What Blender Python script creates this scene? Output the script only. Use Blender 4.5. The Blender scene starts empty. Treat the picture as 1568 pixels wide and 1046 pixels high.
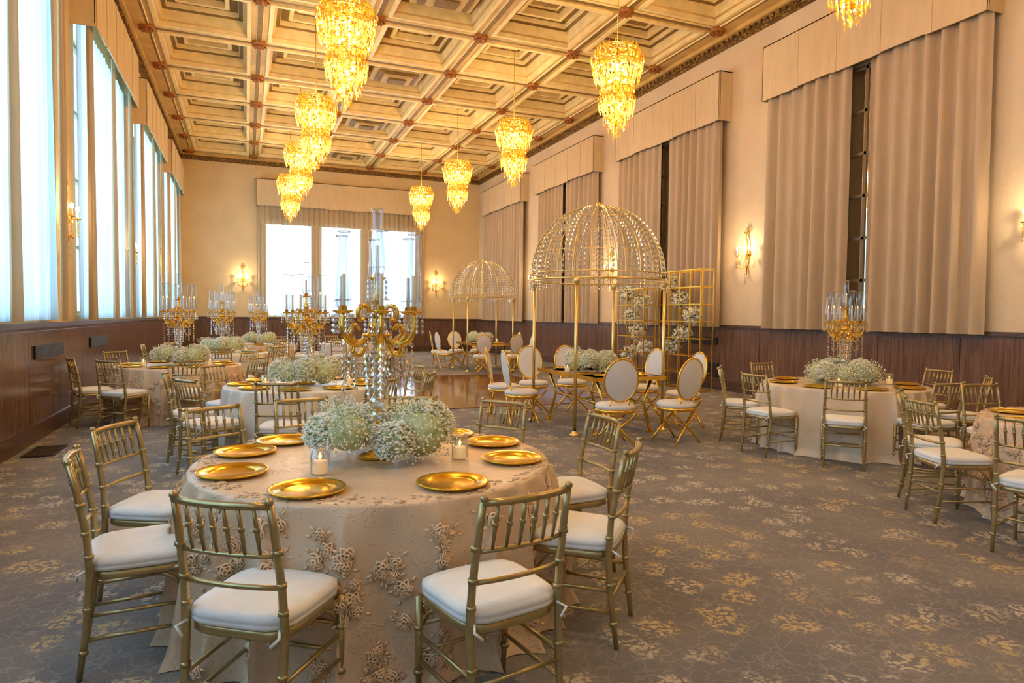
import bpy, math, random
import numpy as np
from mathutils import Vector, Matrix
random.seed(7)
sc=bpy.context.scene
PI=math.pi
# ------------------------------------------------------------------ helpers
def lin(c):
    return tuple(((x/255.)/12.92 if x/255.<=0.04045 else ((x/255.+0.055)/1.055)**2.4) for x in c)+(1.0,)
class NT:
    def __init__(s,name):
        s.m=bpy.data.materials.new(name); s.m.use_nodes=True
        s.t=s.m.node_tree; s.t.nodes.clear()
        s.out=s.n('ShaderNodeOutputMaterial')
    def n(s,typ,**kw):
        nd=s.t.nodes.new(typ)
        for k,v in kw.items(): setattr(nd,k,v)
        return nd
    def l(s,a,b): s.t.links.new(a,b)
    def bsdf(s,col=None,rough=.5,metal=0.,spec=.5,**kw):
        b=s.n('ShaderNodeBsdfPrincipled')
        if col is not None: b.inputs['Base Color'].default_value=col
        b.inputs['Roughness'].default_value=rough; b.inputs['Metallic'].default_value=metal
        b.inputs['Specular IOR Level'].default_value=spec
        for k,v in kw.items(): b.inputs[k.replace('_',' ')].default_value=v
        return b
    def coord(s,scale=(1,1,1),rot=(0,0,0),kind='Object'):
        tc=s.n('ShaderNodeTexCoord'); mp=s.n('ShaderNodeMapping')
        mp.inputs['Scale'].default_value=scale; mp.inputs['Rotation'].default_value=rot
        s.l(tc.outputs[kind],mp.inputs['Vector']); return mp.outputs[0]
    def noise(s,vec,scale,detail=3,rough=.5,dist=0):
        n=s.n('ShaderNodeTexNoise'); n.inputs['Scale'].default_value=scale; n.inputs['Detail'].default_value=detail
        n.inputs['Roughness'].default_value=rough; n.inputs['Distortion'].default_value=dist
        s.l(vec,n.inputs['Vector']); return n.outputs['Fac']
    def ramp(s,fac,stops):
        r=s.n('ShaderNodeValToRGB'); e=r.color_ramp.elements
        while len(e)<len(stops): e.new(.5)
        for i,(p,c) in enumerate(stops): e[i].position=p; e[i].color=c
        s.l(fac,r.inputs[0]); return r.outputs[0]
    def mix(s,fac,a,b,typ='MIX'):
        m=s.n('ShaderNodeMix',data_type='RGBA',blend_type=typ)
        for inp,v in ((0,fac),(6,a),(7,b)):
            if isinstance(v,bpy.types.NodeSocket): s.l(v,m.inputs[inp])
            else: m.inputs[inp].default_value=v
        return m.outputs[2]
    def math(s,op,a,b=0.):
        m=s.n('ShaderNodeMath',operation=op)
        for i,v in enumerate((a,b)):
            if isinstance(v,bpy.types.NodeSocket): s.l(v,m.inputs[i])
            else: m.inputs[i].default_value=v
        return m.outputs[0]
    def bump(s,h,b,strength=.3,dist=.02):
        n=s.n('ShaderNodeBump'); n.inputs['Strength'].default_value=strength; n.inputs['Distance'].default_value=dist
        s.l(h,n.inputs['Height']); s.l(n.outputs[0],b.inputs['Normal'])
    def done(s,sh): s.l(sh,s.out.inputs[0]); return s.m
def simple(name,rgb,rough=.5,metal=0.,spec=.5,var=.0,vs=8,bump=0,bs=60,**kw):
    t=NT(name); c=lin(rgb); b=t.bsdf(c,rough,metal,spec,**kw)
    v=t.coord()
    if var>0:
        n=t.noise(v,vs,2)
        lo=tuple(x*(1-var) for x in c[:3])+(1,); hi=tuple(min(1,x*(1+var)) for x in c[:3])+(1,)
        t.l(t.ramp(n,[(.3,lo),(.7,hi)]),b.inputs['Base Color'])
    if bump>0: t.bump(t.noise(v,bs,2),b,bump,.01)
    return t.done(b.outputs[0])
def emis(name,rgb,st,samp=False):
    t=NT(name); e=t.n('ShaderNodeEmission'); e.inputs[0].default_value=lin(rgb); e.inputs[1].default_value=st
    m=t.done(e.outputs[0])
    if not samp: m.cycles.emission_sampling='NONE'
    return m
class MB:
    def __init__(s): s.v=[];s.f=[];s.m=[];s.s=[]
    def add(s,vs,fs,mat=0,smooth=True,M=None):
        o=len(s.v)
        if M is not None: vs=[tuple(M@Vector(v)) for v in vs]
        s.v.extend(vs)
        for f in fs: s.f.append(tuple(i+o for i in f)); s.m.append(mat); s.s.append(smooth)
    def box(s,c,sz,mat=0,M=None,rz=0):
        x,y,z=[k/2 for k in sz]; cr,sr=math.cos(rz),math.sin(rz)
        vs=[]
        for a,b,d in [(-x,-y,-z),(x,-y,-z),(x,y,-z),(-x,y,-z),(-x,-y,z),(x,-y,z),(x,y,z),(-x,y,z)]:
            vs.append((c[0]+a*cr-b*sr,c[1]+a*sr+b*cr,c[2]+d))
        s.add(vs,[(0,3,2,1),(4,5,6,7),(0,1,5,4),(1,2,6,5),(2,3,7,6),(3,0,4,7)],mat,False,M)
    def tube(s,pts,r,seg=8,mat=0,closed=False,caps=True,M=None,smooth=True):
        P=[Vector(p) for p in pts]; n=len(P)
        R=[r]*n if not hasattr(r,'__len__') else list(r)
        up=None; vs=[]
        for i in range(n):
            if closed: t=P[(i+1)%n]-P[i-1]
            else: t=P[min(i+1,n-1)]-P[max(i-1,0)]
            if t.length<1e-9: t=Vector((0,0,1))
            t.normalize()
            if up is None:
                up=Vector((0,0,1)) if abs(t.z)<.9 else Vector((1,0,0))
            up=(up-t*up.dot(t)); 
            if up.length<1e-6: up=t.orthogonal()
            up.normalize(); sd=t.cross(up)
            for k in range(seg):
                a=2*PI*k/seg; q=P[i]+(up*math.cos(a)+sd*math.sin(a))*R[i]; vs.append(tuple(q))
        fs=[]
        for i in range(n if closed else n-1):
            j=(i+1)%n
            for k in range(seg):
                l=(k+1)%seg; fs.append((i*seg+k,i*seg+l,j*seg+l,j*seg+k))
        if caps and not closed:
            fs.append(tuple(range(seg))[::-1]); fs.append(tuple((n-1)*seg+k for k in range(seg)))
        s.add(vs,fs,mat,smooth,M)
    def lathe(s,prof,seg=24,mat=0,o=(0,0,0),M=None,smooth=True):
        vs=[];fs=[]
        for r,z in prof:
            for k in range(seg):
                a=2*PI*k/seg; vs.append((o[0]+r*math.cos(a),o[1]+r*math.sin(a),o[2]+z))
        for i in range(len(prof)-1):
            for k in range(seg):
                l=(k+1)%seg; fs.append((i*seg+k,i*seg+l,(i+1)*seg+l,(i+1)*seg+k))
        s.add(vs,fs,mat,smooth,M)
    def ring(s,R,z,r,seg=32,ts=6,mat=0,o=(0,0)):
        s.tube([(o[0]+R*math.cos(2*PI*k/seg),o[1]+R*math.sin(2*PI*k/seg),z) for k in range(seg)],r,ts,mat,closed=True)
    def drop(s,c,rx,ry,rz,a=0,mat=0,smooth=False,tilt=0):
        ca,sa=math.cos(a),math.sin(a); ct,st=math.cos(tilt),math.sin(tilt)
        vs=[]
        for x,y,z in [(rx,0,0),(0,ry,0),(-rx,0,0),(0,-ry,0),(0,0,rz),(0,0,-rz)]:
            x,z=x*ct-z*st,x*st+z*ct
            vs.append((c[0]+x*ca-y*sa,c[1]+x*sa+y*ca,c[2]+z))
        s.add(vs,[(0,1,4),(1,2,4),(2,3,4),(3,0,4),(1,0,5),(2,1,5),(3,2,5),(0,3,5)],mat,smooth)
    def ball(s,c,r,mat=0,seg=10,rings=7,sz=1.):
        prof=[(max(1e-4,r*math.sin(PI*i/rings)),-r*sz*math.cos(PI*i/rings)) for i in range(rings+1)]
        s.lathe(prof,seg,mat,c)
    def mesh(s,name,mats):
        me=bpy.data.meshes.new(name); me.from_pydata(s.v,[],s.f)
        me.polygons.foreach_set('material_index',s.m); me.polygons.foreach_set('use_smooth',s.s)
        for m in mats: me.materials.append(m)
        me.update(); return me
    def obj(s,name,mats,loc=(0,0,0),rz=0): return place(s.mesh(name,mats),name,loc,rz)
def place(me,name,loc=(0,0,0),rz=0,sc_=1):
    o=bpy.data.objects.new(name,me); bpy.context.collection.objects.link(o)
    o.location=loc; o.rotation_euler=(0,0,rz); o.scale=(sc_,)*3; return o
# ------------------------------------------------------------------ camera
f_,yaw,pitch,roll,H=1014.397,0.3823,0.0381,0.011,1.5399
fw=np.array([math.sin(yaw)*math.cos(pitch),math.cos(yaw)*math.cos(pitch),-math.sin(pitch)])
rt=np.array([math.cos(yaw),-math.sin(yaw),0.]); dn=np.cross(fw,rt)
r_=rt*math.cos(roll)-dn*math.sin(roll); d_=dn*math.cos(roll)+rt*math.sin(roll)
cam=bpy.data.cameras.new('camera'); co=bpy.data.objects.new('camera',cam); bpy.context.collection.objects.link(co)
M=Matrix(((r_[0],-d_[0],-fw[0],0),(r_[1],-d_[1],-fw[1],0),(r_[2],-d_[2],-fw[2],H),(0,0,0,1)))
co.matrix_world=M; cam.sensor_width=36; cam.lens=f_*36/1568; cam.clip_end=200; cam.clip_start=.05
sc.camera=co
# ------------------------------------------------------------------ materials
XL,XR,YF,YB=-2.3458,9.5398,27.75,-5.6
ZW,ZC,ZB=1.40,7.27,7.5
def m_plaster(name,rgb):
    t=NT(name); v=t.coord(); b=t.bsdf(rough=.85,spec=.25)
    n=t.noise(v,1.3,2); c=lin(rgb)
    t.l(t.ramp(n,[(.25,tuple(x*.88 for x in c[:3])+(1,)),(.75,c)]),b.inputs['Base Color'])
    t.bump(t.noise(v,42,2,.6),b,.5,.014); return t.done(b.outputs[0])
M_wall=m_plaster('plaster_cream',(234,212,164))
M_wallr=m_plaster('plaster_warm',(232,214,180))
def m_carpet():
    t=NT('carpet_patterned'); v=t.coord(); b=t.bsdf(rough=.95,spec=.1)
    warp=t.n('ShaderNodeTexNoise'); warp.inputs['Scale'].default_value=8; warp.inputs['Detail'].default_value=2; t.l(v,warp.inputs['Vector'])
    vm=t.n('ShaderNodeVectorMath',operation='MULTIPLY_ADD'); vm.inputs[1].default_value=(.14,.14,.14)
    t.l(warp.outputs['Color'],vm.inputs[0]); t.l(v,vm.inputs[2])
    vo=t.n('ShaderNodeTexVoronoi'); vo.inputs['Scale'].default_value=34; t.l(vm.outputs[0],vo.inputs['Vector'])
    cells=t.ramp(vo.outputs['Distance'],[(.40,(1,1,1,1)),(.58,(0,0,0,1))])
    cv=t.n('ShaderNodeTexVoronoi'); cv.inputs['Scale'].default_value=3.6; cv.inputs['Randomness'].default_value=.75; t.l(vm.outputs[0],cv.inputs['Vector'])
    clus=t.ramp(cv.outputs['Distance'],[(.33,(1,1,1,1)),(.45,(0,0,0,1))])
    keep=t.ramp(t.noise(v,2.1,1),[(.38,(.2,.2,.2,1)),(.48,(1,1,1,1))])
    pat=t.mix(1.,t.mix(1.,cells,clus,'MULTIPLY'),keep,'MULTIPLY')
    ed=t.n('ShaderNodeTexVoronoi',feature='DISTANCE_TO_EDGE'); ed.inputs['Scale'].default_value=10; t.l(vm.outputs[0],ed.inputs['Vector'])
    lines=t.ramp(ed.outputs['Distance'],[(.012,(1,1,1,1)),(.05,(0,0,0,1))])
    base=t.ramp(t.noise(v,1.1,2),[(.3,lin((124,124,128))),(.7,lin((150,146,142)))])
    c1=t.mix(t.math('MULTIPLY',lines,.28),base,lin((196,188,172)))
    tone=t.ramp(t.noise(v,.9,1),[(.42,lin((216,194,144))),(.58,lin((220,212,196)))])
    c2=t.mix(t.math('MULTIPLY',pat,.82),c1,tone)
    sp=t.noise(v,130,1); c3=t.mix(.4,c2,t.ramp(sp,[(.3,(.35,.35,.35,1)),(.7,(1,1,1,1))]),'MULTIPLY')
    t.l(c3,b.inputs['Base Color']); t.bump(sp,b,.5,.01); return t.done(b.outputs[0])
M_carpet=m_carpet()
def m_wood(name,dark,light,rough=.25,axis=2,sc_=1):
    t=NT(name); s=[9*sc_,9*sc_,9*sc_]; s[axis]=.7*sc_
    v=t.coord(tuple(s)); b=t.bsdf(rough=rough,spec=.5)
    n=t.noise(v,1.6,5,.65,1.2)
    t.l(t.ramp(n,[(.3,lin(dark)),(.7,lin(light))]),b.inputs['Base Color'])
    return t.done(b.outputs[0])
M_wains=m_wood('walnut_wainscot',(88,62,52),(132,102,84),.18)
M_trimw=m_wood('walnut_trim',(70,48,38),(108,80,64),.25,1)
M_dance=m_wood('parquet_dance_floor',(90,50,30),(136,84,52),.1,0,.8)
M_ctan=simple('ceiling_paint_tan',(210,176,104),.55,var=.14,vs=3)
M_ccream=simple('ceiling_moulding_cream',(246,224,160),.5,var=.1,vs=5)
M_cdark=simple('ceiling_coffer_olive',(130,102,50),.6,var=.2,vs=6)
def m_orn(name,a,b_,sc_=14):
    t=NT(name); v=t.coord(); b=t.bsdf(rough=.5,metal=.2)
    vo=t.n('ShaderNodeTexVoronoi'); vo.inputs['Scale'].default_value=sc_; t.l(v,vo.inputs['Vector'])
    t.l(t.ramp(vo.outputs['Distance'],[(.1,lin(b_)),(.55,lin(a))]),b.inputs['Base Color'])
    t.bump(vo.outputs['Distance'],b,-.8,.03); return t.done(b.outputs[0])
M_corn=m_orn('ceiling_gilded_ornament',(106,78,36),(196,154,80))
M_cpanel=m_orn('ceiling_painted_panel',(144,116,62),(190,158,92),20)
M_rose=simple('rosette_copper',(166,106,46),.45,.3,var=.3,vs=20)
def m_fabric(name,rgb,tr=.25,transp=0.,rough=.8,var=.1):
    t=NT(name); c=lin(rgb)
    d=t.bsdf(c,rough=rough,spec=.2)
    tl=t.n('ShaderNodeBsdfTranslucent'); tl.inputs[0].default_value=c
    if var>0 and transp==0:
        v=t.coord((1,1,.15))
        col=t.ramp(t.noise(v,12,2),[(.3,tuple(x*(1-var) for x in c[:3])+(1,)),(.7,c)])
        t.l(col,d.inputs['Base Color']); t.l(col,tl.inputs[0])
    m1=t.n('ShaderNodeMixShader'); m1.inputs[0].default_value=tr; t.l(d.outputs[0],m1.inputs[1]); t.l(tl.outputs[0],m1.inputs[2])
    if transp>0:
        tp=t.n('ShaderNodeBsdfTransparent'); m2=t.n('ShaderNodeMixShader'); m2.inputs[0].default_value=transp
        t.l(m1.outputs[0],m2.inputs[1]); t.l(tp.outputs[0],m2.inputs[2]); return t.done(m2.outputs[0])
    return t.done(m1.outputs[0])
M_drape=m_fabric('drape_tan',(200,182,148),.14)
M_draper=m_fabric('drape_taupe_light',(204,185,156),.05)
M_val=m_fabric('valance_cream',(228,208,168),.05)
M_sheer=m_fabric('sheer_white',(206,226,240),.62,.14)
M_sheerf=m_fabric('sheer_white_far',(232,238,244),.65,.3)
M_gold=simple('polished_gold',(246,196,80),.26,.95,var=.1,vs=10)
M_goldb=simple('charger_gold',(240,196,56),.2,1.,var=.06,vs=10)
M_champ=simple('champagne_gold_chair',(184,166,118),.34,.78,var=.15,vs=14)
M_cush=simple('white_cushion',(236,238,236),.75,var=.05,vs=6,bump=.25,bs=24)
M_white=simple('white_upholstery',(226,226,224),.65,var=.04,vs=6)
def m_satin(name,rgb,lace=True):
    t=NT(name); v=t.coord(); b=t.bsdf(rough=.34,spec=.5)
    c=lin(rgb)
    col=t.ramp(t.noise(v,5,2),[(.3,tuple(x*.86 for x in c[:3])+(1,)),(.7,c)])
    if lace:
        vo=t.n('ShaderNodeTexVoronoi'); vo.inputs['Scale'].default_value=75; t.l(v,vo.inputs['Vector'])
        ln=t.ramp(vo.outputs['Distance'],[(.25,(1,1,1,1)),(.5,(0,0,0,1))])
        mk=t.ramp(t.noise(v,9,2,.6,1.5),[(.50,(0,0,0,1)),(.56,(1,1,1,1))])
        k=t.math('MULTIPLY',ln,mk)
        col=t.mix(t.math('MULTIPLY',k,.4),col,lin((212,176,138)))
        t.bump(k,b,.4,.006)
    t.l(col,b.inputs['Base Color']); return t.done(b.outputs[0])
M_lace=m_satin('blush_satin_lace',(226,200,168))
M_satin=m_satin('champagne_satin',(224,206,178),False)
M_linen=m_satin('white_linen',(230,224,212),False)
M_appl=simple('rose_gold_applique',(240,208,172),.55,var=.12,vs=30)
def m_crystal(name,rgb,base,edge=.6,rough=.03,em=None,st=0.,gl=(1,1,1,1)):
    t=NT(name); g=t.n('ShaderNodeBsdfGlossy'); g.inputs['Roughness'].default_value=rough; g.inputs[0].default_value=gl
    tp=t.n('ShaderNodeBsdfTransparent'); tp.inputs[0].default_value=lin(rgb)
    m=t.n('ShaderNodeMixShader')
    if edge>0:
        lw=t.n('ShaderNodeLayerWeight'); lw.inputs[0].default_value=.35
        fac=t.math('MULTIPLY_ADD',lw.outputs['Facing'],edge); fac.node.inputs[2].default_value=base
        t.l(fac,m.inputs[0])
    else: m.inputs[0].default_value=base
    t.l(tp.outputs[0],m.inputs[1]); t.l(g.outputs[0],m.inputs[2]); sh=m.outputs[0]
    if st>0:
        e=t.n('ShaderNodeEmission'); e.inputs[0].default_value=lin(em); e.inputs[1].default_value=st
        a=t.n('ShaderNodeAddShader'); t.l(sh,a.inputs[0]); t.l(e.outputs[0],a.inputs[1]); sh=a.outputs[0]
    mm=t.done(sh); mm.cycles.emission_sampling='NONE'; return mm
M_amb=[m_crystal('amber_crystal_glow_deep',(255,198,104),.35,0,.1,(226,132,8),.22,(1,.70,.32,1)),  # emission paints the bulbs' glow into the crystals, in three strengths
       m_crystal('amber_crystal_glow_mid',(255,206,114),.35,0,.1,(250,180,34),.42,(1,.78,.42,1)),
       m_crystal('amber_crystal_glow_light',(255,224,144),.35,0,.1,(255,226,110),1.0,(1,.9,.68,1))]
M_cryst=m_crystal('clear_crystal',(242,247,255),.4)
M_glass=m_crystal('thin_glass',(240,245,250),.06,.5)
M_bulb=emis('warm_bulb',(255,214,136),9)
M_flame=emis('candle_flame',(255,180,84),10)
def m_wax(name,st):
    t=NT(name); b=t.bsdf(lin((244,228,200)),.5); b.inputs['Emission Color'].default_value=lin((255,190,116)); b.inputs['Emission Strength'].default_value=st
    m=t.done(b.outputs[0]); m.cycles.emission_sampling='NONE'; return m
M_wax=m_wax('candle_wax',.0); M_waxl=m_wax('candle_wax_lit',.6)
M_flw=simple('babys_breath_white',(246,246,230),.8,var=.06,vs=30)
M_flg=simple('flower_greenish_cream',(186,198,148),.85,var=.25,vs=22,bump=.6,bs=40)
M_stem=simple('stem_green',(104,128,72),.7)
M_dark=simple('dark_grille',(34,26,22),.5,.3)
M_frame=simple('window_frame_bronze',(120,106,80),.5,.2)
def m_mirror():
    t=NT('antique_mirror'); b=t.bsdf((.72,.68,.58,1),.05,1.)
    return t.done(b.outputs[0])
M_mirror=m_mirror()
M_dglass=simple('dark_glass_top',(30,26,24),.06,0,.8)
# ------------------------------------------------------------------ room shell
b=MB(); b.box(((XL+XR)/2,(YF+YB)/2,-.1),(XR-XL+1.2,YF-YB+1.2,.2)); b.obj('floor',[M_carpet])
b=MB(); b.box((4.3,13.4,.006),(4.2,5.9,.012)); b.obj('dance_floor',[M_dance])
BAY0,BW,BP=6.0277,4.1232,5.4259
bays=[(BAY0+k*BP,BAY0+k*BP+BW) for k in range(-2,4)]
OZ0,OZ1=1.5,5.95
def wall_x(name,x0,x1,ops,mat):
    b=MB(); xc=(x0+x1)/2; w=x1-x0
    b.box((xc,(YB+YF)/2,OZ0/2),(w,YF-YB,OZ0)); b.box((xc,(YB+YF)/2,(OZ1+8.3)/2),(w,YF-YB,8.3-OZ1))
    y=YB
    for a,c in ops+[(YF,YF)]:
        b.box((xc,(y+a)/2,(OZ0+OZ1)/2),(w,a-y,OZ1-OZ0)); y=c
    b.obj(name,[mat])
opsL=[(a+.2,c-.2) for a,c in bays]
wall_x('wall_left',XL-.4,XL,opsL,M_wall)
b=MB(); b.box((XR+.2,(YB+YF)/2,4.15),(.4,YF-YB,8.3)); b.obj('wall_right',[M_wallr])
b=MB(); b.box(((XL+XR)/2,YB-.2,4.15),(XR-XL+.8,.4,8.3)); b.obj('wall_back',[M_wall])
fops=[(.7,2.45),(2.8,4.4),(4.8,6.7)]
b=MB(); FZ0,FZ1=1.5,5.08; yc=YF+.2
b.box(((XL+XR)/2,yc,FZ0/2),(XR-XL+.8,.4,FZ0)); b.box(((XL+XR)/2,yc,(FZ1+8.3)/2),(XR-XL+.8,.4,8.3-FZ1))
x=XL-.4
for a,c in fops+[(XR+.4,XR+.4)]:
    b.box(((x+a)/2,yc,(FZ0+FZ1)/2),(a-x,.4,FZ1-FZ0)); x=c
b.obj('wall_far',[M_wall])
def wains(name,axis,fix,a0,a1,sgn):
    b=MB(); n=max(1,round((a1-a0)/1.36)); st=(a1-a0)/n
    def bx(c,l,z0,z1,t,m,mat):
        if axis=='x': b.box((fix+sgn*t/2,c,(z0+z1)/2),(t,l,z1-z0),mat)
        else: b.box((c,fix+sgn*t/2,(z0+z1)/2),(l,t,z1-z0),mat)
    bx((a0+a1)/2,a1-a0,.0,ZW-.06,.03,0,0)
    for i in range(n): bx(a0+(i+.5)*st,st-.012,.22,ZW-.1,.042,0,0)
    bx((a0+a1)/2,a1-a0,0,.2,.055,0,1)
    bx((a0+a1)/2,a1-a0,ZW-.06,ZW,.07,0,1)
    b.obj(name,[M_wains,M_trimw])
wains('baseboard_left','x',XL,YB,YF,1); wains('baseboard_right','x',XR,YB,YF,-1)
wains('baseboard_far','y',YF,XL+.07,XR-.07,-1)
# ceiling
b=MB()
XS=[-1.9+2.2*i for i in range(6)]; YS=[27.3-2.27*i for i in range(15)]
b.box(((XL+XR)/2,(YF+YB)/2,8.3),(XR-XL+.8,YF-YB+.8,.2),0)
prof=[(0,7.5,2),(.05,7.5,1),(.065,7.53,0),(.17,7.53,1),(.175,7.49,1),(.25,7.49,1),(.26,7.58,0),(.31,7.60,1),(.33,7.8,2),(.41,7.82,1),(.43,7.92,2),(.58,7.92,1),(.59,7.87,1),(.67,7.87,1),(.68,8.0,3),(.76,8.0,1),(.79,8.03,4)]
for i in range(len(XS)-1):
    for j in range(len(YS)-1):
        cx=(XS[i]+XS[i+1])/2; cy=(YS[j]+YS[j+1])/2; hx=1.1; hy=1.135
        vs=[]
        for k,(ins,z,mt) in enumerate(prof):
            a,c=hx-ins,hy-ins
            vs+= [(cx-a,cy-c,z),(cx+a,cy-c,z),(cx+a,cy+c,z),(cx-a,cy+c,z)]
        for k in range(len(prof)-1):
            for q in range(4):
                r2=(q+1)%4; b.add([vs[4*k+q],vs[4*k+r2],vs[4*k+4+r2],vs[4*k+4+q]],[(3,2,1,0)],prof[k][2],False)
        L=len(prof)-1; b.add(vs[4*L:4*L+4],[(3,2,1,0)],4,False)
for x0,x1 in ((XL,XS[0]),(XS[-1],XR)): b.box(((x0+x1)/2,(YF+YB)/2,7.6),(x1-x0,YF-YB,.2),0)
b.box(((XL+XR)/2,(YS[0]+YF)/2,7.6),(XR-XL,YF-YS[0],.2),0)
b.box(((XL+XR)/2,(YS[-1]+YB)/2,7.6),(XR-XL,YS[-1]-YB,.2),0)
b.obj('ceiling',[M_ctan,M_ccream,M_cdark,M_corn,M_cpanel])
def cornice(name,axis,fix,a0,a1,sgn):
    b=MB()
    def bx(t,z0,z1,mat):
        if axis=='x': b.box((fix+sgn*t/2,(a0+a1)/2,(z0+z1)/2),(t,a1-a0,z1-z0),mat)
        else: b.box(((a0+a1)/2,fix+sgn*t/2,(z0+z1)/2),(a1-a0,t,z1-z0),mat)
    bx(.06,ZC,ZC+.07,1); bx(.10,ZC+.05,ZC+.16,2); bx(.2,ZC+.15,ZC+.23,0)
    n=int((a1-a0)/.16)
    for i in range(n):
        c=a0+(i+.5)*(a1-a0)/n
        if axis=='x': b.box((fix+sgn*.07,c,ZC+.115),(.14,.09,.07),1)
        else: b.box((c,fix+sgn*.07,ZC+.115),(.09,.14,.07),1)
    b.obj(name,[M_ctan,M_corn,M_corn])
cornice('trim_1','x',XL,YB,YF,1); cornice('trim_2','x',XR,YB,YF,-1); cornice('trim_3','y',YF,XL,XR,-1)
b=MB(); b.lathe([(.001,-.12),(.035,-.11),(.05,-.07),(.08,-.09),(.11,-.05),(.14,-.06),(.165,-.02),(.165,.03)],16,0)
for k in range(8):
    a=k*PI/4; b.drop((.1*math.cos(a),.1*math.sin(a),-.07),.06,.035,.03,a,0,True)
me=b.mesh('ceiling_rosette',[M_rose])
for x in XS:
    for y in YS[:11]: place(me,'ceiling_rosette',(x,y,7.5))
b=MB()
for i,(w,z) in enumerate([(.62,.0),(.5,-.05),(.36,-.1),(.22,-.14)]):
    b.box((0,0,z+.03),(2*w,1.5*w,.05),i%2)
b.box((0,0,.2),(.5,.4,.4),1)
me=b.mesh('ceiling_air_vent',[simple('vent_beige',(206,180,120),.6),M_cdark])
for y in (17.08,21.62,26.16,12.5): place(me,'ceiling_air_vent',(3.6,y,7.62))
# ------------------------------------------------------------------ curtains
def curtain(name,axis,fix,a0,a1,z0,z1,mat,wl=.22,amp=.055,flare=1.25,seed=0):
    rnd=random.Random(seed); n=max(12,int((a1-a0)/wl*14)); nz=9
    ph=[rnd.uniform(0,6.28) for _ in range(4)]
    vs=[];fs=[]
    for j in range(nz+1):
        t=j/nz; z=z1+(z0-z1)*t
        for i in range(n+1):
            u=a0+(a1-a0)*i/n
            w=math.sin(2*PI*u/wl+ph[0]+.9*math.sin(u*1.7+ph[1]))
            w=math.copysign(abs(w)**.7,w)
            d=amp*(.7+.3*flare*t)*w*(1+.3*math.sin(u*5+ph[3]))+ .02*t*math.sin(2*PI*u/(wl*2.3)+ph[2])
            uu=u+.012*t*math.sin(u*7+ph[3])
            vs.append((fix+d,uu,z) if axis=='x' else (uu,fix+d,z))
    for j in range(nz):
        for i in range(n): fs.append((j*(n+1)+i,j*(n+1)+i+1,(j+1)*(n+1)+i+1,(j+1)*(n+1)+i))
    b=MB(); b.add(vs,fs,0,True); return b.obj(name,[mat])
def valance(name,axis,fix,sgn,a0,a1,z0=5.7,z1=6.72,dep=.34):
    b=MB(); n=5
    def bx(c,l,dd0,dd1,zz0,zz1):
        if axis=='x': b.box((fix+sgn*(dd0+dd1)/2,c,(zz0+zz1)/2),(abs(dd1-dd0),l,zz1-zz0))
        else: b.box((c,fix+sgn*(dd0+dd1)/2,(zz0+zz1)/2),(l,abs(dd1-dd0),zz1-zz0))
    L=a1-a0; st=L/n
    for i in range(n):
        bx(a0+(i+.5)*st,st-.012,dep-.02,dep,z0+ (.02 if i%2 else 0),z1)
    bx((a0+a1)/2,L,dep-.03,dep-.018,z0+.05,z1-.01)
    for i in range(1,n): bx(a0+i*st,.10,dep-.02,dep+.008,z0,z1-.02)
    bx(a0+.01,.02,0,dep,z0,z1); bx(a1-.01,.02,0,dep,z0,z1); bx((a0+a1)/2,L,0,dep,z1-.02,z1)
    b.obj(name,[M_val])
def winframe(name,axis,fix,a0,a1,z0,z1,nx,nz):
    b=MB()
    def bx(c,l,zc,h,d=.07):
        if axis=='x': b.box((fix,c,zc),(d,l,h))
        else: b.box((c,fix,zc),(l,d,h))
    for i in range(nx+1): bx(a0+(a1-a0)*i/nx,.07,(z0+z1)/2,z1-z0)
    for j in range(nz+1): bx((a0+a1)/2,a1-a0,z0+(z1-z0)*j/nz,.05 if 0<j<nz else .09,.06)
    b.obj(name,[M_frame])
wn=1
for k,(a,c) in enumerate(bays):
    m=(a+c)/2
    winframe('window_%d'%wn,'x',XL-.3,a+.2,c-.2,OZ0,OZ1,3,4); wn+=1
    curtain('sheer_curtain','x',XL+.08,a+.06,m-.02,1.43,5.9,M_sheer,.2,.04,seed=k)
    curtain('sheer_curtain','x',XL+.08,m+.02,c-.06,1.43,5.9,M_sheer,.2,.04,seed=k+50)
    curtain('drape_curtain','x',XL+.21,a,a+.36,1.42,5.9,M_drape,.13,.035,seed=k+10)
    curtain('drape_curtain','x',XL+.21,c-.36,c,1.42,5.9,M_drape,.13,.035,seed=k+20)
    curtain('drape_curtain','x',XL+.21,m-.12,m+.12,1.42,5.9,M_drape,.12,.03,seed=k+20)
    valance('curtain_valance','x',XL,1,a-.03,c+.03)
    b=MB(); b.box((XR-.015,m,3.6),(.02,1.4,4.3),0)
    for yy in (m-.35,m,m+.35): b.box((XR-.03,yy,3.6),(.03,.05,4.3),1)
    for zz in (1.5,2.2,2.9,3.6,4.3,5.0,5.7): b.box((XR-.03,m,zz),(.03,1.4,.05),1)
    b.obj('window_%d'%wn,[M_mirror,M_frame]); wn+=1
    g=.18 if k!=3 else .1
    if k>3: g=.03
    curtain('drape_curtain','x',XR-.2,a,m-g,1.36,5.9,M_draper,.27,.085,seed=k+30)
    curtain('drape_curtain','x',XR-.2,m+g,c,1.36,5.9,M_draper,.27,.085,seed=k+40)
    valance('curtain_valance','x',XR,-1,a-.03,c+.03)
for k,(a,c) in enumerate(fops):
    winframe('window_%d'%wn,'y',YF+.3,a,c,FZ0,FZ1,2,4); wn+=1
    curtain('sheer_curtain','y',YF-.08,a,c,1.43,5.9,M_sheerf,.17,.03,seed=k+70)
for k,(a,c) in enumerate([(.42,.75),(2.42,2.83),(4.37,4.83),(6.65,7.05)]):
    curtain('drape_curtain','y',YF-.17,a,c,1.42,5.0,M_drape,.14,.03,seed=k+80)
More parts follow.
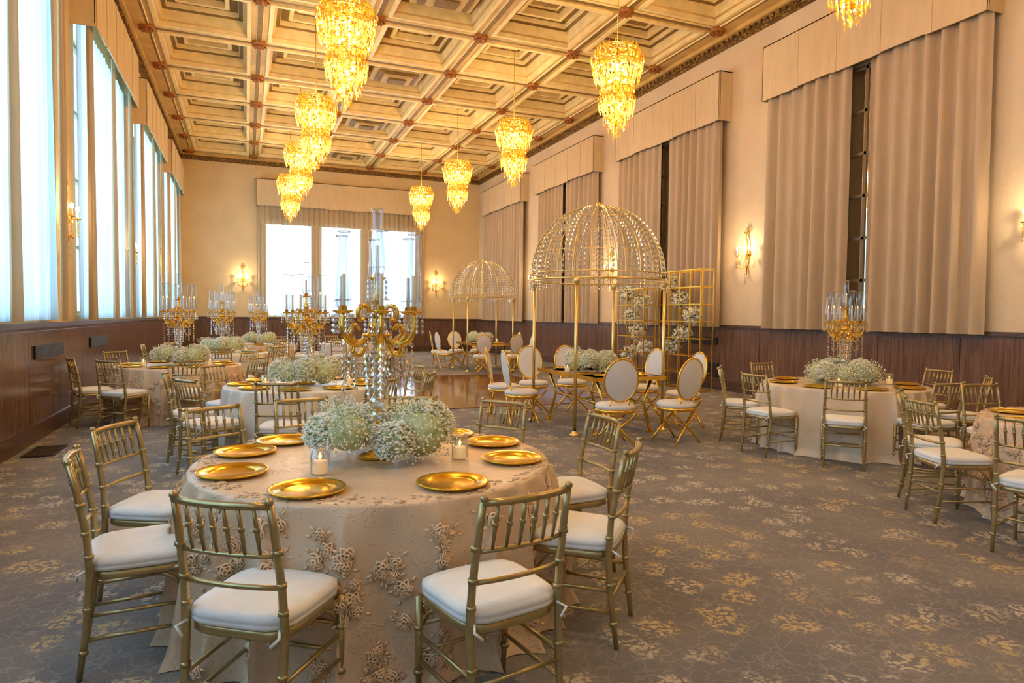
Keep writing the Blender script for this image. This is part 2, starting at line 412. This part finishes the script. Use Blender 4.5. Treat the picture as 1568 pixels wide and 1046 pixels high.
curtain('curtain_shade_strip','y',YF-.17,.45,7.02,5.02,5.9,M_drape,.2,.03,seed=99)  # added tan strip standing for the shade on the curtains above the windows
valance('curtain_valance','y',YF,-1,.38,7.1)
M_grb=simple('grille_bronze',(70,56,44),.4,.6)
def grille(name,c,sz,axis):
    b=MB(); b.box(c,sz,0)
    n=7
    for i in range(n):
        if axis=='x': b.box((c[0],c[1],c[2]-sz[2]/2+(i+.5)*sz[2]/n),(sz[0]*1.25,sz[1]*.94,sz[2]/n*.4),1)
        else: b.box((c[0],c[1],c[2]-sz[2]/2+(i+.5)*sz[2]/n),(sz[0]*.94,sz[1]*1.25,sz[2]/n*.4),1)
    b.obj(name,[M_dark,M_grb])
for y in (9.9,12.9): grille('wall_vent_grille',(XL+.05,y,1.05),(.03,1.3,.16),'x')
grille('wall_vent_grille',(XR-.05,12.75,1.05),(.03,2.2,.16),'x')
grille('wall_vent_grille',(XR-.05,12.0,.42),(.03,.8,.3),'x')
grille('wall_vent_grille',(3.3,YF-.05,1.2),(1.3,.03,.14),'y')
b=MB(); b.box((0,0,.006),(.3,.62,.012),0)
for i in range(10): b.box((0,-.27+.06*i,.012),(.26,.02,.012),1)
b.obj('floor_vent',[M_dark,simple('vent_bronze',(92,72,54),.4,.5)],(-2.05,8.6,0))
# ------------------------------------------------------------------ chandelier
def chandelier_mesh():
    b=MB(); rnd=random.Random(3)
    b.tube([(0,0,1.5),(0,0,3.4)],.009,6,0); b.lathe([(.001,3.34),(.09,3.35),(.1,3.42)],16,0)
    b.tube([(0,0,.2),(0,0,1.55)],.02,8,0)
    tiers=[(.29,1.53,3,.022),(.39,1.46,4,.021),(.45,1.36,5,.021),(.43,1.24,5,.02),(.30,1.12,6,.021),(.25,.96,5,.02),(.29,.82,5,.02),(.32,.68,4,.021),(.25,.58,5,.02),(.16,.44,5,.02),(.08,.34,5,.02)]
    for ti,(R,z,n,rx) in enumerate(tiers):
        b.ring(R,z,.008,28,5,0)
        ns=max(5,int(2*PI*R/.070))
        for i in range(ns):
            a=2*PI*i/ns+rnd.uniform(-.03,.03); nn=n+rnd.choice((-1,0,0,1))
            for q in range(nn):
                rr=R*(1-.03*q)+rnd.uniform(-.008,.008); zz=z-.03-q*.062
                hot=.8 if (.9<zz<1.15 or .36<zz<.60) else .15  # more of the strongest painted glow at bulb height
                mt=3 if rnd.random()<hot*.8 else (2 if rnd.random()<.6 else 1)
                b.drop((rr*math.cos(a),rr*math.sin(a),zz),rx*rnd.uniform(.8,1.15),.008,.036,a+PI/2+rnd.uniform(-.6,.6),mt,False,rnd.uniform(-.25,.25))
        for k in range(4):
            a=k*PI/2+.3; b.tube([(0,0,z),(R*math.cos(a),R*math.sin(a),z)],.006,5,0)
    for i in range(20):
        a=2*PI*i/20; b.drop((.34*math.cos(a),.34*math.sin(a),1.51),.02,.01,.065,a,2)
    b.drop((0,0,.06),.03,.03,.07,0,2)
    for z,R,n in ((1.12,.16,5),(.98,.12,4),(.62,.14,4),(.5,.08,3)):
        for i in range(n):
            a=2*PI*i/n+z; b.ball((R*math.cos(a),R*math.sin(a),z),.028,4,8,6,1.4)
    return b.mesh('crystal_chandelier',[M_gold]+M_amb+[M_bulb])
me=chandelier_mesh()
def plight(name,loc,e,col,r=.05,parent=None):
    L=bpy.data.lights.new(name,'POINT'); L.energy=e; L.color=col; L.shadow_soft_size=r
    o=bpy.data.objects.new(name,L); bpy.context.collection.objects.link(o); o.location=loc
    if parent is not None: o.parent=parent
    return o
for x,ys in ((1.4,[10.2,14.81,19.0,23.4,5.6,1.19]),(5.9,[10.0,14.7,19.2,23.6,5.25,.8])):
    for y in ys:
        o=place(me,'crystal_chandelier',(x,y,4.6))
        plight('bulb_light',(0,0,1.28),118,(1,.79,.46),.1,o); plight('bulb_light_low',(0,0,.3),100,(1,.79,.46),.07,o)
# ------------------------------------------------------------------ sconces
b=MB()
b.lathe([(.001,-.02),(.06,-.02),(.07,.0),(.05,.03),(.001,.04)],14,0,M=Matrix.Translation((0,.02,0))@Matrix.Rotation(PI/2,4,'X'))
b.tube([(0,-.04,-.42),(.02,-.05,-.3),(-.02,-.05,-.15),(0,-.04,0),(.02,-.05,.2),(-.02,-.05,.35),(0,-.04,.52)],[.008,.022,.014,.026,.016,.014,.006],8,0)
for k in range(5):
    a=-.6+.3*k; b.drop((.05*math.sin(a*2),-.05,.38+.1*math.cos(a*2)),.02,.01,.06,0,0,True,-a)
for s in (-1,1):
    b.tube([(0,-.05,-.25),(s*.07,-.1,-.3),(s*.15,-.13,-.24),(s*.19,-.14,-.12),(s*.17,-.14,-.04)],[.012,.011,.01,.009,.008],8,0)
    b.tube([(0,-.05,-.05),(s*.08,-.08,.0),(s*.1,-.1,-.08),(s*.06,-.08,-.12)],.007,6,0)
    b.lathe([(.002,-.04),(.04,-.035),(.05,-.02),(.02,-.015)],12,0,(s*.17,-.14,0))
    b.lathe([(.012,-.02),(.012,.08),(.001,.08)],8,2,(s*.17,-.14,0)); b.ball((s*.17,-.14,.115),.028,1,8,6,1.5)
    for q in range(4): b.drop((s*.19,-.14,-.1-.055*q),.012,.012,.024,0,3)
for q in range(4): b.drop((0,-.07,-.42-.055*q),.014,.014,.026,0,3)
me=b.mesh('wall_sconce',[M_gold,M_bulb,M_wax,M_cryst])
def sconce(x,y,z,rz):
    o=place(me,'wall_sconce',(x,y,z),rz); plight('sconce_light',(0,-.27,.14),15,(1,.7,.4),.03,o)
for y in (5.38,10.8,16.23,21.65): sconce(XR-.02,y,2.86,-PI/2); sconce(XL+.02,y,2.86,PI/2)
for x in (-.1,7.6): sconce(x,YF-.02,2.86,0)
# ------------------------------------------------------------------ chiavari chair
def chiavari():
    b=MB()
    def leg(pts,r): b.tube(pts,r,8,0)
    for s in (-1,1):
        leg([(s*.185,-.235,0),(s*.19,-.205,.22),(s*.195,-.19,.44),(s*.19,-.2,.6),(s*.185,-.235,.8),(s*.182,-.26,.915)],[.012,.015,.016,.015,.014,.012])
        for z,y in ((.52,-.193),(.62,-.203),(.74,-.222),(.3,-.2),(.12,-.218)):
            b.tube([(s*.19,y,z-.008),(s*.19,y,z+.008)],.019,8,0)
        b.ball((s*.182,-.262,.92),.015,0,8,6)
        leg([(s*.2,.2,0),(s*.205,.195,.2),(s*.205,.19,.43)],[.011,.015,.017])
        for z in (.12,.3): b.tube([(s*.205,.195,z-.008),(s*.205,.195,z+.008)],.02,8,0)
        for z in (.17,.27): b.tube([(s*.19,-.21,z),(s*.203,.195,z)],.009,6,0)
    b.tube([(-.2,.195,.2),(.2,.195,.2)],.009,6,0)
    b.tube([(-.2,.195,.31),(.2,.195,.31)],.009,6,0)
    b.tube([(-.19,-.208,.24),(.19,-.208,.24)],.009,6,0)
    for s in (-1,1):
        b.tube([(s*.2,.195,.33),(s*.17,.195,.385),(s*.12,.195,.42)],.007,6,0)
        b.tube([(s*.2,.16,.33),(s*.2,.12,.385),(s*.2,.06,.42)],.007,6,0)
    def rail(z,y,bow,r):
        b.tube([(x*.185,y-bow*(1-x*x),z) for x in (-1,-.6,-.2,.2,.6,1)],r,8,0)
    rail(.905,-.257,.03,.014); rail(.725,-.22,.025,.009); rail(.61,-.202,.022,.010)
    for i in range(6):
        x=-.13+.052*i; k=(x/.185); bo=(1-k*k)
        b.tube([(x,-.257-.03*bo,.905),(x,-.24-.027*bo,.82),(x,-.22-.025*bo,.725)],[.006,.009,.006],6,0)
        b.tube([(x,-.241-.027*bo,.83),(x,-.239-.027*bo,.815)],.012,6,0)
    def rr(w,d,z,n=32,pw=5.):
        out=[]
        for i in range(n):
            a=2*PI*i/n; c,s_=math.cos(a),math.sin(a)
            k=(abs(c)**pw+abs(s_)**pw)**(-1/pw)
            taper=1+.05*(s_*k)
            out.append((w*c*k*taper,d*s_*k,z))
        return out
    def stack(lay,mat):
        vs=[];fs=[]; n=32
        for L in lay: vs+=rr(*L)
        for i in range(len(lay)-1):
            for k in range(n):
                l=(k+1)%n; fs.append((i*n+k,i*n+l,(i+1)*n+l,(i+1)*n+k))
        fs.append(tuple((len(lay)-1)*n+k for k in range(n))); fs.append(tuple(range(n))[::-1])
        b.add(vs,fs,mat,True)
    stack([(.205,.2,.415),(.208,.203,.42),(.208,.203,.445),(.2,.195,.45)],0)
    stack([(.2,.2,.448),(.213,.21,.455),(.216,.213,.468),(.212,.209,.474),(.217,.214,.480),(.213,.21,.497),(.19,.187,.510),(.12,.12,.518),(.03,.03,.520)],1)
    for s in (-1,1): b.tube([(s*.18,-.2,.46),(s*.2,-.235,.45),(s*.17,-.24,.42)],.006,5,1)
    return b.mesh('chiavari_chair',[M_champ,M_cush])
ME_CH=chiavari()
def chair(cx,cy,r,deg,me=ME_CH,name='chiavari_chair',jit=0):
    a=math.radians(deg); x=cx+r*math.cos(a); y=cy+r*math.sin(a)
    return place(me,name,(x,y,0),a+PI/2+math.radians(jit))
# ------------------------------------------------------------------ oval chair
def ovalchair():
    b=MB()
    cz,cy=.80,-.23
    n=28; tl=-.18
    def op(a,ra,rb,off=0):
        z=rb*math.sin(a); return (ra*math.cos(a),cy+z*tl+off,cz+z)
    b.tube([op(2*PI*i/n,.205,.255) for i in range(n)],.014,8,0,closed=True)
    for off in (.022,-.022):
        vs=[op(2*PI*i/n,.195,.245,off*.4) for i in range(n)]+[op(2*PI*i/n,.14,.18,off) for i in range(n)]+[(0,cy+off*1.2,cz)]
        fs=[]
        for i in range(n):
            j=(i+1)%n; fs+= [(i,j,n+j,n+i),(n+i,n+j,2*n)]
        b.add(vs,fs,1,True)
    for s in (-1,1): b.tube([(s*.1,cy+.04,.575),(s*.12,cy+.05,.5),(s*.13,cy+.06,.42)],.012,8,0)
    b.lathe([(.001,.40),(.22,.40),(.235,.415),(.235,.44),(.22,.445)],28,0)
    b.lathe([(.22,.44),(.238,.455),(.24,.48),(.22,.505),(.14,.52),(.001,.525)],28,1)
    for y0,y1 in ((.17,.21),(-.17,-.21)):
        for s in (-1,1):
            b.tube([(s*.2,y0,.41),(s*.13,y0,.33),(s*.02,y0,.24),(-s*.08,(y0+y1)/2,.15),(-s*.21,y1,0)],[.014,.014,.016,.015,.012],8,0)
        b.ball((0,y0,.235),.026,0,10,6)
    b.tube([(0,-.17,.235),(0,.17,.235)],.01,6,0)
    return b.mesh('oval_back_chair',[M_gold,M_white])
ME_OV=ovalchair()
# ------------------------------------------------------------------ tables
ZT=.765
def table_mesh(name,R,mat,lace,seed):
    rnd=random.Random(seed); ph=[rnd.uniform(0,6.28) for _ in range(6)]
    def rad(th,z):
        t=max(0,(ZT-.02-z)/(ZT-.02))
        w=11*th+ph[0]+.7*math.sin(3*th+ph[3])+.4*math.sin(5*th+ph[4])
        F=1-abs(math.sin(w+.15*t))**.6
        F2=math.sin(31*th+ph[1]+.8*math.sin(4*th))*.16+.12*math.sin(19*th+ph[2]+t)
        return R+.004+t**.6*.015+ t**.45*(.11*F*(1+.4*math.sin(3*th+ph[5]))+.035*F2)+.03*max(0,t-.9)/.1*(1+.5*math.sin(11*th+ph[4]))
    b=MB(); n=520; rows=[(0.0001,ZT),(R*.5,ZT),(R*.96,ZT),(R,ZT-.004),(R+.005,ZT-.014)]
    zs=[ZT-.03-(ZT-.035)*i/24 for i in range(25)]
    vs=[];fs=[]
    for r,z in rows:
        for i in range(n):
            a=2*PI*i/n; vs.append((r*math.cos(a),r*math.sin(a),z))
    for z in zs:
        for i in range(n):
            a=2*PI*i/n; r=rad(a,z); vs.append((r*math.cos(a),r*math.sin(a),z))
    for j in range(len(rows)+len(zs)-1):
        for i in range(n):
            l=(i+1)%n; fs.append((j*n+l,j*n+i,(j+1)*n+i,(j+1)*n+l))
    b.add(vs,fs,0,True)
    if lace:
        N=120
        for q in range(N):
            th=q*2.39996; 
            zc=[.64,.54,.43,.32,.21,.1][q%6]+rnd.uniform(-.05,.05)
            nf=rnd.choice((2,3,4))
            for fl in range(nf):
                t2=th+rnd.uniform(-.07,.07); z2=min(.70,max(.05,zc+rnd.uniform(-.05,.05))); s=rnd.uniform(.6,1.1)
                r=rad(t2,z2)+.006
                e=.02; sl=(rad(t2+e,z2)-rad(t2-e,z2))/(2*e*r)
                Mx=Matrix.Translation((r*math.cos(t2),r*math.sin(t2),z2))@Matrix.Rotation(t2-math.atan(sl),4,'Z')@Matrix.Rotation(PI/2,4,'Y')
                for ri,(rr,hh) in enumerate(((.03,.003),(.02,.008),(.009,.012))):
                    k=12; w=rnd.uniform(0,6)
                    b.tube([(s*rr*(1+.28*math.sin(5*t+w))*math.cos(t),s*rr*(1+.28*math.sin(5*t+w))*math.sin(t),hh+.003*math.sin(4*t)) for t in [2*PI*m/k for m in range(k)]],.0055*s,4,1,closed=True,M=Mx)
                for lf in range(4):
                    a=rnd.uniform(0,6.28); d=rnd.uniform(.04,.062)
                    bb=MB(); bb.drop((d*math.cos(a),d*math.sin(a),.002),.018,.008,.004,a,0)
                    b.add(bb.v,bb.f,1,True,Mx)
        for q in range(60):
            th=q*2*PI/60+rnd.uniform(-.06,.06); r=R-rnd.uniform(.02,.1)
            k=10; s=rnd.uniform(.5,.9)
            for rr in (.022,.011):
                b.tube([(r*math.cos(th)+s*rr*(1+.3*math.sin(5*t+q))*math.cos(t),r*math.sin(th)+s*rr*(1+.3*math.sin(5*t+q))*math.sin(t),ZT+.004+(.022-rr)*.25) for t in [2*PI*m/k for m in range(k)]],.0035*s,4,1,closed=True)
            for lf in range(5):
                a=rnd.uniform(0,6.28); d=rnd.uniform(.03,.07)
                b.drop((r*math.cos(th)+d*math.cos(a),r*math.sin(th)+d*math.sin(a),ZT+.002),.016,.006,.003,a,1,True)
    return b.mesh(name,[mat,M_appl])
ME_TL=table_mesh('banquet_table',.93,M_lace,True,1)
ME_TL2=table_mesh('banquet_table_small',.85,M_lace,True,2)
ME_TS=table_mesh('banquet_table_satin',.92,M_satin,False,3)
ME_TS2=table_mesh('banquet_table_satin_small',.85,M_linen,False,4)
b=MB(); b.lathe([(.001,.006),(.10,.006),(.108,.009),(.115,.016),(.155,.018),(.163,.021),(.166,.018),(.16,.011),(.115,.008),(.11,.0),(.001,.0)],48,0)
ME_CG=b.mesh('charger_plate',[M_goldb])
def charger(x,y,z=ZT+.002): place(ME_CG,'charger_plate',(x,y,z))
b=MB(); b.lathe([(.001,.0),(.042,.0),(.045,.004),(.045,.13),(.042,.13),(.042,.006),(.001,.006)],24,0)
b.ring(.0435,.13,.0016,24,4,3)
b.lathe([(.001,.008),(.036,.008),(.036,.065),(.033,.068),(.001,.064)],20,1); b.tube([(0,0,.064),(0,0,.074)],.0015,5,1)
b.drop((0,0,.088),.009,.009,.02,0,2,True)
ME_VO=b.mesh('votive_candle',[M_glass,M_waxl,M_flame,M_cryst])
def votive(x,y,z=ZT+.002): place(ME_VO,'votive_candle',(x,y,z))
def flowers(seed):
    rnd=random.Random(seed); b=MB()
    blobs=[]
    for k in range(8):
        a=k*PI/4+rnd.uniform(-.2,.2); rad=rnd.uniform(.12,.165)
        blobs.append((.27*math.cos(a)*1.03,.25*math.sin(a),.13+rnd.uniform(-.01,.05),rad,k%2))
    for (x,y,z,r,ty) in blobs:
        nr,ns=9,14; vs=[];fs=[]
        for i in range(nr+1):
            for j in range(ns):
                t=PI*i/nr; p=2*PI*j/ns; q=r*.78*(1+rnd.uniform(-.08,.08))
                vs.append((x+q*math.sin(t)*math.cos(p),y+q*math.sin(t)*math.sin(p),max(.004,z+q*math.cos(t)*.9)))
        for i in range(nr):
            for j in range(ns):
                l=(j+1)%ns; fs.append((i*ns+j,i*ns+l,(i+1)*ns+l,(i+1)*ns+j))
        b.add(vs,fs,1,True)
        N=560 if ty else 520
        for q in range(N):
            u=rnd.uniform(-.75,1); p=rnd.uniform(0,2*PI); s=math.sqrt(1-u*u)
            rr=r*(rnd.uniform(.82,1.2) if ty else rnd.uniform(.8,.95))
            c=(x+rr*s*math.cos(p),y+rr*s*math.sin(p),max(.01,z+rr*u*.95))
            if ty: 
                d=rnd.uniform(.004,.0085); b.drop(c,d,d,d,p,0 if rnd.random()<.85 else 1,False)
            else:
                d=.017
                for w in range(2): b.drop(c,d,d*.5,.004,p+w*PI/2,0,False,rnd.uniform(-.8,.8))
        for q in range(26):
            u=rnd.uniform(-.2,1); p=rnd.uniform(0,2*PI); s=math.sqrt(1-u*u); e=r*1.16
            if ty: b.tube([(x,y,z),(x+e*s*math.cos(p),y+e*s*math.sin(p),max(.02,z+e*u))],.0015,3,2,caps=False)
    return b.mesh('flower_centerpiece',[M_flw,M_flg,M_stem])
ME_FL=[flowers(1),flowers(5)]
def candelabra():
    b=MB(); G,C,GL,W,F=0,1,2,3,4
    b.lathe([(.001,0),(.10,0),(.1,.012),(.07,.022),(.03,.035),(.022,.05)],24,G)
    z=.05
    for r,h in ((.032,.065),(.04,.08),(.03,.06),(.042,.085),(.03,.06),(.038,.075),(.028,.055),(.036,.08),(.03,.06)):
        b.ball((0,0,z+h/2),r,C,10,7,h/2/r); b.lathe([(.014,-.004),(.024,0),(.014,.004)],12,G,(0,0,z+h)); z+=h
    b.lathe([(.015,z),(.045,z+.02),(.05,z+.05),(.025,z+.08),(.016,z+.14),(.03,z+.17),(.026,z+.2),(.014,z+.24),(.014,z+.30)],16,G)
    hub=z+.03
    def candle(x,y,z0,hh):
        b.lathe([(.003,-.02),(.028,-.012),(.05,0),(.052,.004),(.02,.004),(.016,.03),(.001,.03)],16,G,(x,y,z0))
        b.lathe([(.011,.02),(.011,.02+hh*.42),(.001,.02+hh*.42)],10,W,(x,y,z0))
        b.drop((x,y,z0+.02+hh*.42+.018),.006,.006,.016,0,F,True)
        b.lathe([(.016,.006),(.034,.02),(.041,.06),(.036,hh*.45),(.024,hh*.75),(.026,hh*.93),(.033,hh)],18,GL,(x,y,z0))
        b.ring(.033,z0+hh,.0025,18,4,C,(x,y)); b.ring(.041,z0+.06,.0015,18,4,C,(x,y))
        for k in range(8):
            a=2*PI*k/8
            for q in range(4): b.drop((x+.05*math.cos(a),y+.05*math.sin(a),z0-.022-.028*q),.008,.008,.014,a,C)
    n=6
    def spl(path,rad,ca,sa,m=4):
        pts=[];rs=[]
        P=[path[0]]+path+[path[-1]]; R=[rad[0]]+rad+[rad[-1]]
        for i in range(1,len(P)-2):
            for j in range(m):
                t=j/m
                def cr(k): 
                    a,b_,c,d=P[i-1][k],P[i][k],P[i+1][k],P[i+2][k]
                    return .5*((2*b_)+(-a+c)*t+(2*a-5*b_+4*c-d)*t*t+(-a+3*b_-3*c+d)*t**3)
                pts.append((cr(0)*ca,cr(0)*sa,cr(1))); rs.append(R[i]*(1-t)+R[i+1]*t)
        pts.append((path[-1][0]*ca,path[-1][0]*sa,path[-1][1])); rs.append(rad[-1])
        b.tube(pts,rs,7,G)
    for k in range(n):
        a=2*PI*k/n+.35; ca,sa=math.cos(a),math.sin(a)
        spl([(.02,hub),(.07,hub-.06),(.13,hub-.085),(.185,hub-.06),(.215,hub),(.21,hub+.08)],[.014,.017,.017,.016,.014,.010],ca,sa)
        spl([(.02,hub+.06),(.07,hub+.12),(.115,hub+.10),(.11,hub+.045),(.08,hub+.05)],[.012,.011,.010,.009,.007],ca,sa)
        spl([(.12,hub-.085),(.165,hub-.03),(.135,hub+.02),(.105,hub-.01)],[.012,.010,.008,.006],ca,sa)
        spl([(.05,hub-.04),(.1,hub-.14),(.15,hub-.13),(.14,hub-.09)],[.012,.010,.008,.006],ca,sa)
        candle(.21*ca,.21*sa,hub+.09,.41)
        for q in range(8): b.drop((.2*ca,.2*sa,hub-.09-.036*q),.012,.012,.018,a,C)
        for q in range(6): b.drop((.13*ca,.13*sa,hub-.14-.036*q),.010,.010,.017,a,C)
        a2=a+2*PI/n
        for t in range(1,12):
            u=t/12; r=.2*(1-.12*math.sin(PI*u)); aa=a+(a2-a)*u
            b.drop((r*math.cos(aa),r*math.sin(aa),hub+.06-.15*math.sin(PI*u)),.0085,.0085,.013,aa,C)
            b.drop((.1*math.cos(aa),.1*math.sin(aa),hub+.14-.07*math.sin(PI*u)),.008,.008,.012,aa,C)
            b.drop((.17*(1-.1*math.sin(PI*u))*math.cos(aa),.17*(1-.1*math.sin(PI*u))*math.sin(aa),hub-.1-.16*math.sin(PI*u)),.008,.008,.012,aa,C)
    for k in range(12):
        a=2*PI*k/12
        for q in range(10): b.drop(((.075-.003*q)*math.cos(a),(.075-.003*q)*math.sin(a),hub-.05-.034*q),.0095,.0095,.017,a,C)
    candle(0,0,z+.30,.37)
    b.ring(.075,hub-.035,.006,20,5,G)
    return b.mesh('crystal_candelabra',[M_gold,M_cryst,M_glass,M_wax,M_flame])
ME_CA=candelabra()
def set_table(me,cx,cy,ch_r,ch_angles,rc,cangles,fl=0,cand=True,nm='banquet_table',flrot=0,vot=((-.43,-.31),(.43,-.27)),cs=1.):
    place(me,nm,(cx,cy,0),random.uniform(0,6))
    for a in ch_angles:
        r=ch_r
        if isinstance(a,tuple): a,r=a
        chair(cx,cy,r,a,jit=random.uniform(-5,5))
    for a in cangles:
        a=math.radians(a); charger(cx+rc*math.cos(a),cy+rc*math.sin(a))
    if fl is not None: place(ME_FL[fl],'flower_centerpiece',(cx,cy,ZT+.002),flrot)
    if cand: place(ME_CA,'crystal_candelabra',(cx,cy,ZT+.002),random.uniform(0,1),cs)
    for vx,vy in vot: votive(cx+vx,cy+vy)
set_table(ME_TL,.66,3.60,1.14,[(-121,1.15),(-80,1.23),(-38,1.12),(1,1.17),(40,1.16),(70,1.2),(101,1.22),(127,1.2),(156,1.2),(-169,1.12)],.74,[-124,-73,-26,11,42,-167,154,127,85],0,vot=((-.33,-.31),(.41,-.20)))
set_table(ME_TS2,.62,7.65,1.14,[i*40+15 for i in range(9)],.66,[i*40+15 for i in range(9)],1)
set_table(ME_TL2,-.92,10.95,1.14,[-152,-120,-80,-40,0,45,90,135],.66,[i*45-152 for i in range(8)],0)
set_table(ME_TS2,-.43,14.3,1.14,[i*45 for i in range(8)],.66,[i*45 for i in range(8)],1)
set_table(ME_TL2,.3,17.9,1.14,[i*45+20 for i in range(8)],.66,[i*45 for i in range(8)],0)
set_table(ME_TS2,2.75,18.4,1.14,[i*45+20 for i in range(8)],.66,[i*45 for i in range(8)],None,False,vot=())
set_table(ME_TS,6.75,5.95,1.18,[-178,-138,-97,-52,-8,40,88,142],.72,[i*45+20 for i in range(8)],1,cs=.93)
set_table(ME_TL,6.3,2.95,1.22,[(154,1.28),(189,1.42),(126,1.25),72,20,-30,-80,-130],.72,[i*45+20 for i in range(8)],0)
# ------------------------------------------------------------------ gazebo
M_ggold=simple('gazebo_pale_gold',(236,206,124),.28,.95)
def gazebo():
    b=MB(); G,C=0,1; R=.95; zr=2.05; h=1.05
    for sx in (-1,1):
        for sy in (-1,1):
            x,y=sx*.672,sy*.672
            b.tube([(x,y,0),(x,y,zr)],.022,10,G); b.lathe([(.001,0),(.07,0),(.07,.015),(.04,.03),(.03,.06)],14,G,(x,y,0)); b.lathe([(.03,-.08),(.04,-.05),(.04,-.01),(.03,0)],12,G,(x,y,zr))
    b.ring(R,zr,.012,48,6,G); b.ring(R,zr+.09,.007,48,6,G)
    nm=26
    for k in range(nm):
        a=2*PI*k/nm; pts=[]
        for i in range(11):
            t=PI/2*i/10*.97; pts.append((R*math.cos(t)*math.cos(a),R*math.cos(t)*math.sin(a),zr+.09+(h-.09)*math.sin(t)))
        b.tube(pts,.0045 if k%2 else .007,5,G,caps=False)
        b.tube([(R*math.cos(a),R*math.sin(a),zr),pts[0]],.005,5,G)
        for off in (PI/nm*.66,PI/nm*1.33):
            for i in range(19):
                t=PI/2*i/20*.93; aa=a+off; q=.985
                if i>13 and off>PI/nm: continue
                b.drop((R*q*math.cos(t)*math.cos(aa),R*q*math.cos(t)*math.sin(aa),zr+.09+(h-.09)*math.sin(t)),.018,.012,.033,aa,C)
        for off in (0,.25,.5,.75):
            aa=a+2*PI/nm*off
            for i in range(3 if off in (0,.5) else 2): b.drop((R*math.cos(aa),R*math.sin(aa),zr-.03-.04*i),.011,.008,.02,aa,C)
    for i in (2,4,6,8):
        t=PI/2*i/10*.97; b.ring(R*math.cos(t),zr+.09+(h-.09)*math.sin(t),.0045,40,5,G)
    b.ball((0,0,zr+h+.02),.04,G)
    for q in range(8): b.drop((0,0,zr+h-.08-.06*q),.018,.018,.028,q,C)
    return b.mesh('crystal_dome_gazebo',[M_ggold,m_crystal('gazebo_crystal',(225,232,245),.7,.25,.2)])
ME_GZ=gazebo()
b=MB(); TW,TD=1.05,1.75
b.box((0,0,.75),(TW,TD,.025),1); 
for s in (-1,1):
    b.box((s*(TW/2),0,.745),(.03,TD+.03,.05),0); b.box((0,s*(TD/2),.745),(TW,.03,.05),0)
    for t in (-1,1):
        b.tube([(s*.42,t*.72,.73),(s*.3,t*.72,.4),(s*.42,t*.72,0)],.022,8,0)
        b.box((s*.42,t*.72,.01),(.1,.1,.02),0)
    b.tube([(s*.3,-.72,.4),(s*.3,.72,.4)],.014,8,0)
b.tube([(-.3,0,.4),(.3,0,.4)],.014,8,0)
ME_GT=b.mesh('glass_dining_table',[M_gold,M_dglass])
def pavilion(cx,cy):
    place(ME_GZ,'crystal_dome_gazebo',(cx,cy,0)); place(ME_GT,'glass_dining_table',(cx,cy-.05,0))
    place(ME_FL[1],'flower_centerpiece',(cx-.05,cy+.1,.765),1,1.)
    for dx,dy,rz in [(-.5,-1.38,-.1),(.33,-1.45,.1),(-1.02,.3,-PI/2),(-.98,1.1,-PI/2-.4),(1.1,-.55,PI/2),(1.02,.35,PI/2),(-.35,1.4,PI),(.35,1.42,PI)]:
        place(ME_OV,'oval_back_chair',(cx+dx,cy+dy,0),rz+random.uniform(-.15,.15))
    for dx,dy in [(-.25,-.68),(.25,-.68),(.33,-.38),(-.2,.66),(.25,.68),(-.36,-.36)]: charger(cx+dx,cy+dy-.03,.765)
    for dx,dy in ((-.46,-.02),(.44,0)): votive(cx+dx,cy+dy,.765)
pavilion(4.63,8.3); pavilion(6.32,18.0)
# ------------------------------------------------------------------ gold display rack with flowers
b=MB()
def rack(x0,y0,ny,nz,dep,cs):
    for i in range(ny+1):
        for dx in (0,dep): b.box((x0+dx,y0+i*cs,nz*cs/2),(.022,.022,nz*cs),0)
        for j in range(nz+1): b.box((x0+dep/2,y0+i*cs,j*cs+.01),(dep,.02,.02),0)
    for j in range(nz+1):
        for dx in (0,dep): b.box((x0+dx,y0+ny*cs/2,j*cs+.01),(.02,ny*cs,.02),0)
rack(8.75,11.3,4,7,.32,.365); rack(8.35,12.8,3,6,.32,.365)
rnd=random.Random(9)
for (x,y,z) in [(8.9,12.2,1.95),(8.9,12.6,2.3),(8.85,11.7,1.6),(8.5,13.1,1.9),(8.5,13.5,1.6),(8.5,13.3,1.2),(8.5,13.7,2.1),(8.9,12.1,1.2),(8.5,13.0,.85),(8.9,12.5,.9),(8.5,13.6,.7)]:
    for q in range(240):
        u=rnd.uniform(-1,1); p=rnd.uniform(0,6.28); s=math.sqrt(1-u*u); r=rnd.uniform(.05,.2)
        d=rnd.uniform(.022,.042); b.drop((x+r*s*math.cos(p),y+r*s*math.sin(p)*1.3,z+r*u),d,d,d*.6,p,1 if rnd.random()<.88 else 2,False,rnd.uniform(-1,1))
b.obj('gold_flower_rack',[M_gold,M_flw,M_stem])
# ------------------------------------------------------------------ lights
def area(name,loc,rot,sx,sy,e,col):
    L=bpy.data.lights.new(name,'AREA'); L.shape='RECTANGLE'; L.size=sx; L.size_y=sy; L.energy=e; L.color=col
    o=bpy.data.objects.new(name,L); bpy.context.collection.objects.link(o); o.location=loc; o.rotation_euler=rot; return o
for a,c in bays:
    area('daylight_window',(XL-.75,(a+c)/2,3.7),(0,-PI/2,0),4.6,4.0,290,(.42,.74,1))
for a,c in fops:
    area('daylight_window_far',((a+c)/2,YF+.75,3.3),(-PI/2,0,0),c-a+.1,3.7,150,(.70,.86,1))
w=bpy.data.worlds.new('world'); sc.world=w; w.use_nodes=True
bg=w.node_tree.nodes['Background']; bg.inputs[0].default_value=(.7,.85,1,1); bg.inputs[1].default_value=1.2
sc.view_settings.view_transform='Standard'; sc.view_settings.look='None'
sc.view_settings.exposure=.22
try:
    sc.cycles.max_bounces=6; sc.cycles.diffuse_bounces=3; sc.cycles.glossy_bounces=3; sc.cycles.transparent_max_bounces=8
except Exception: pass
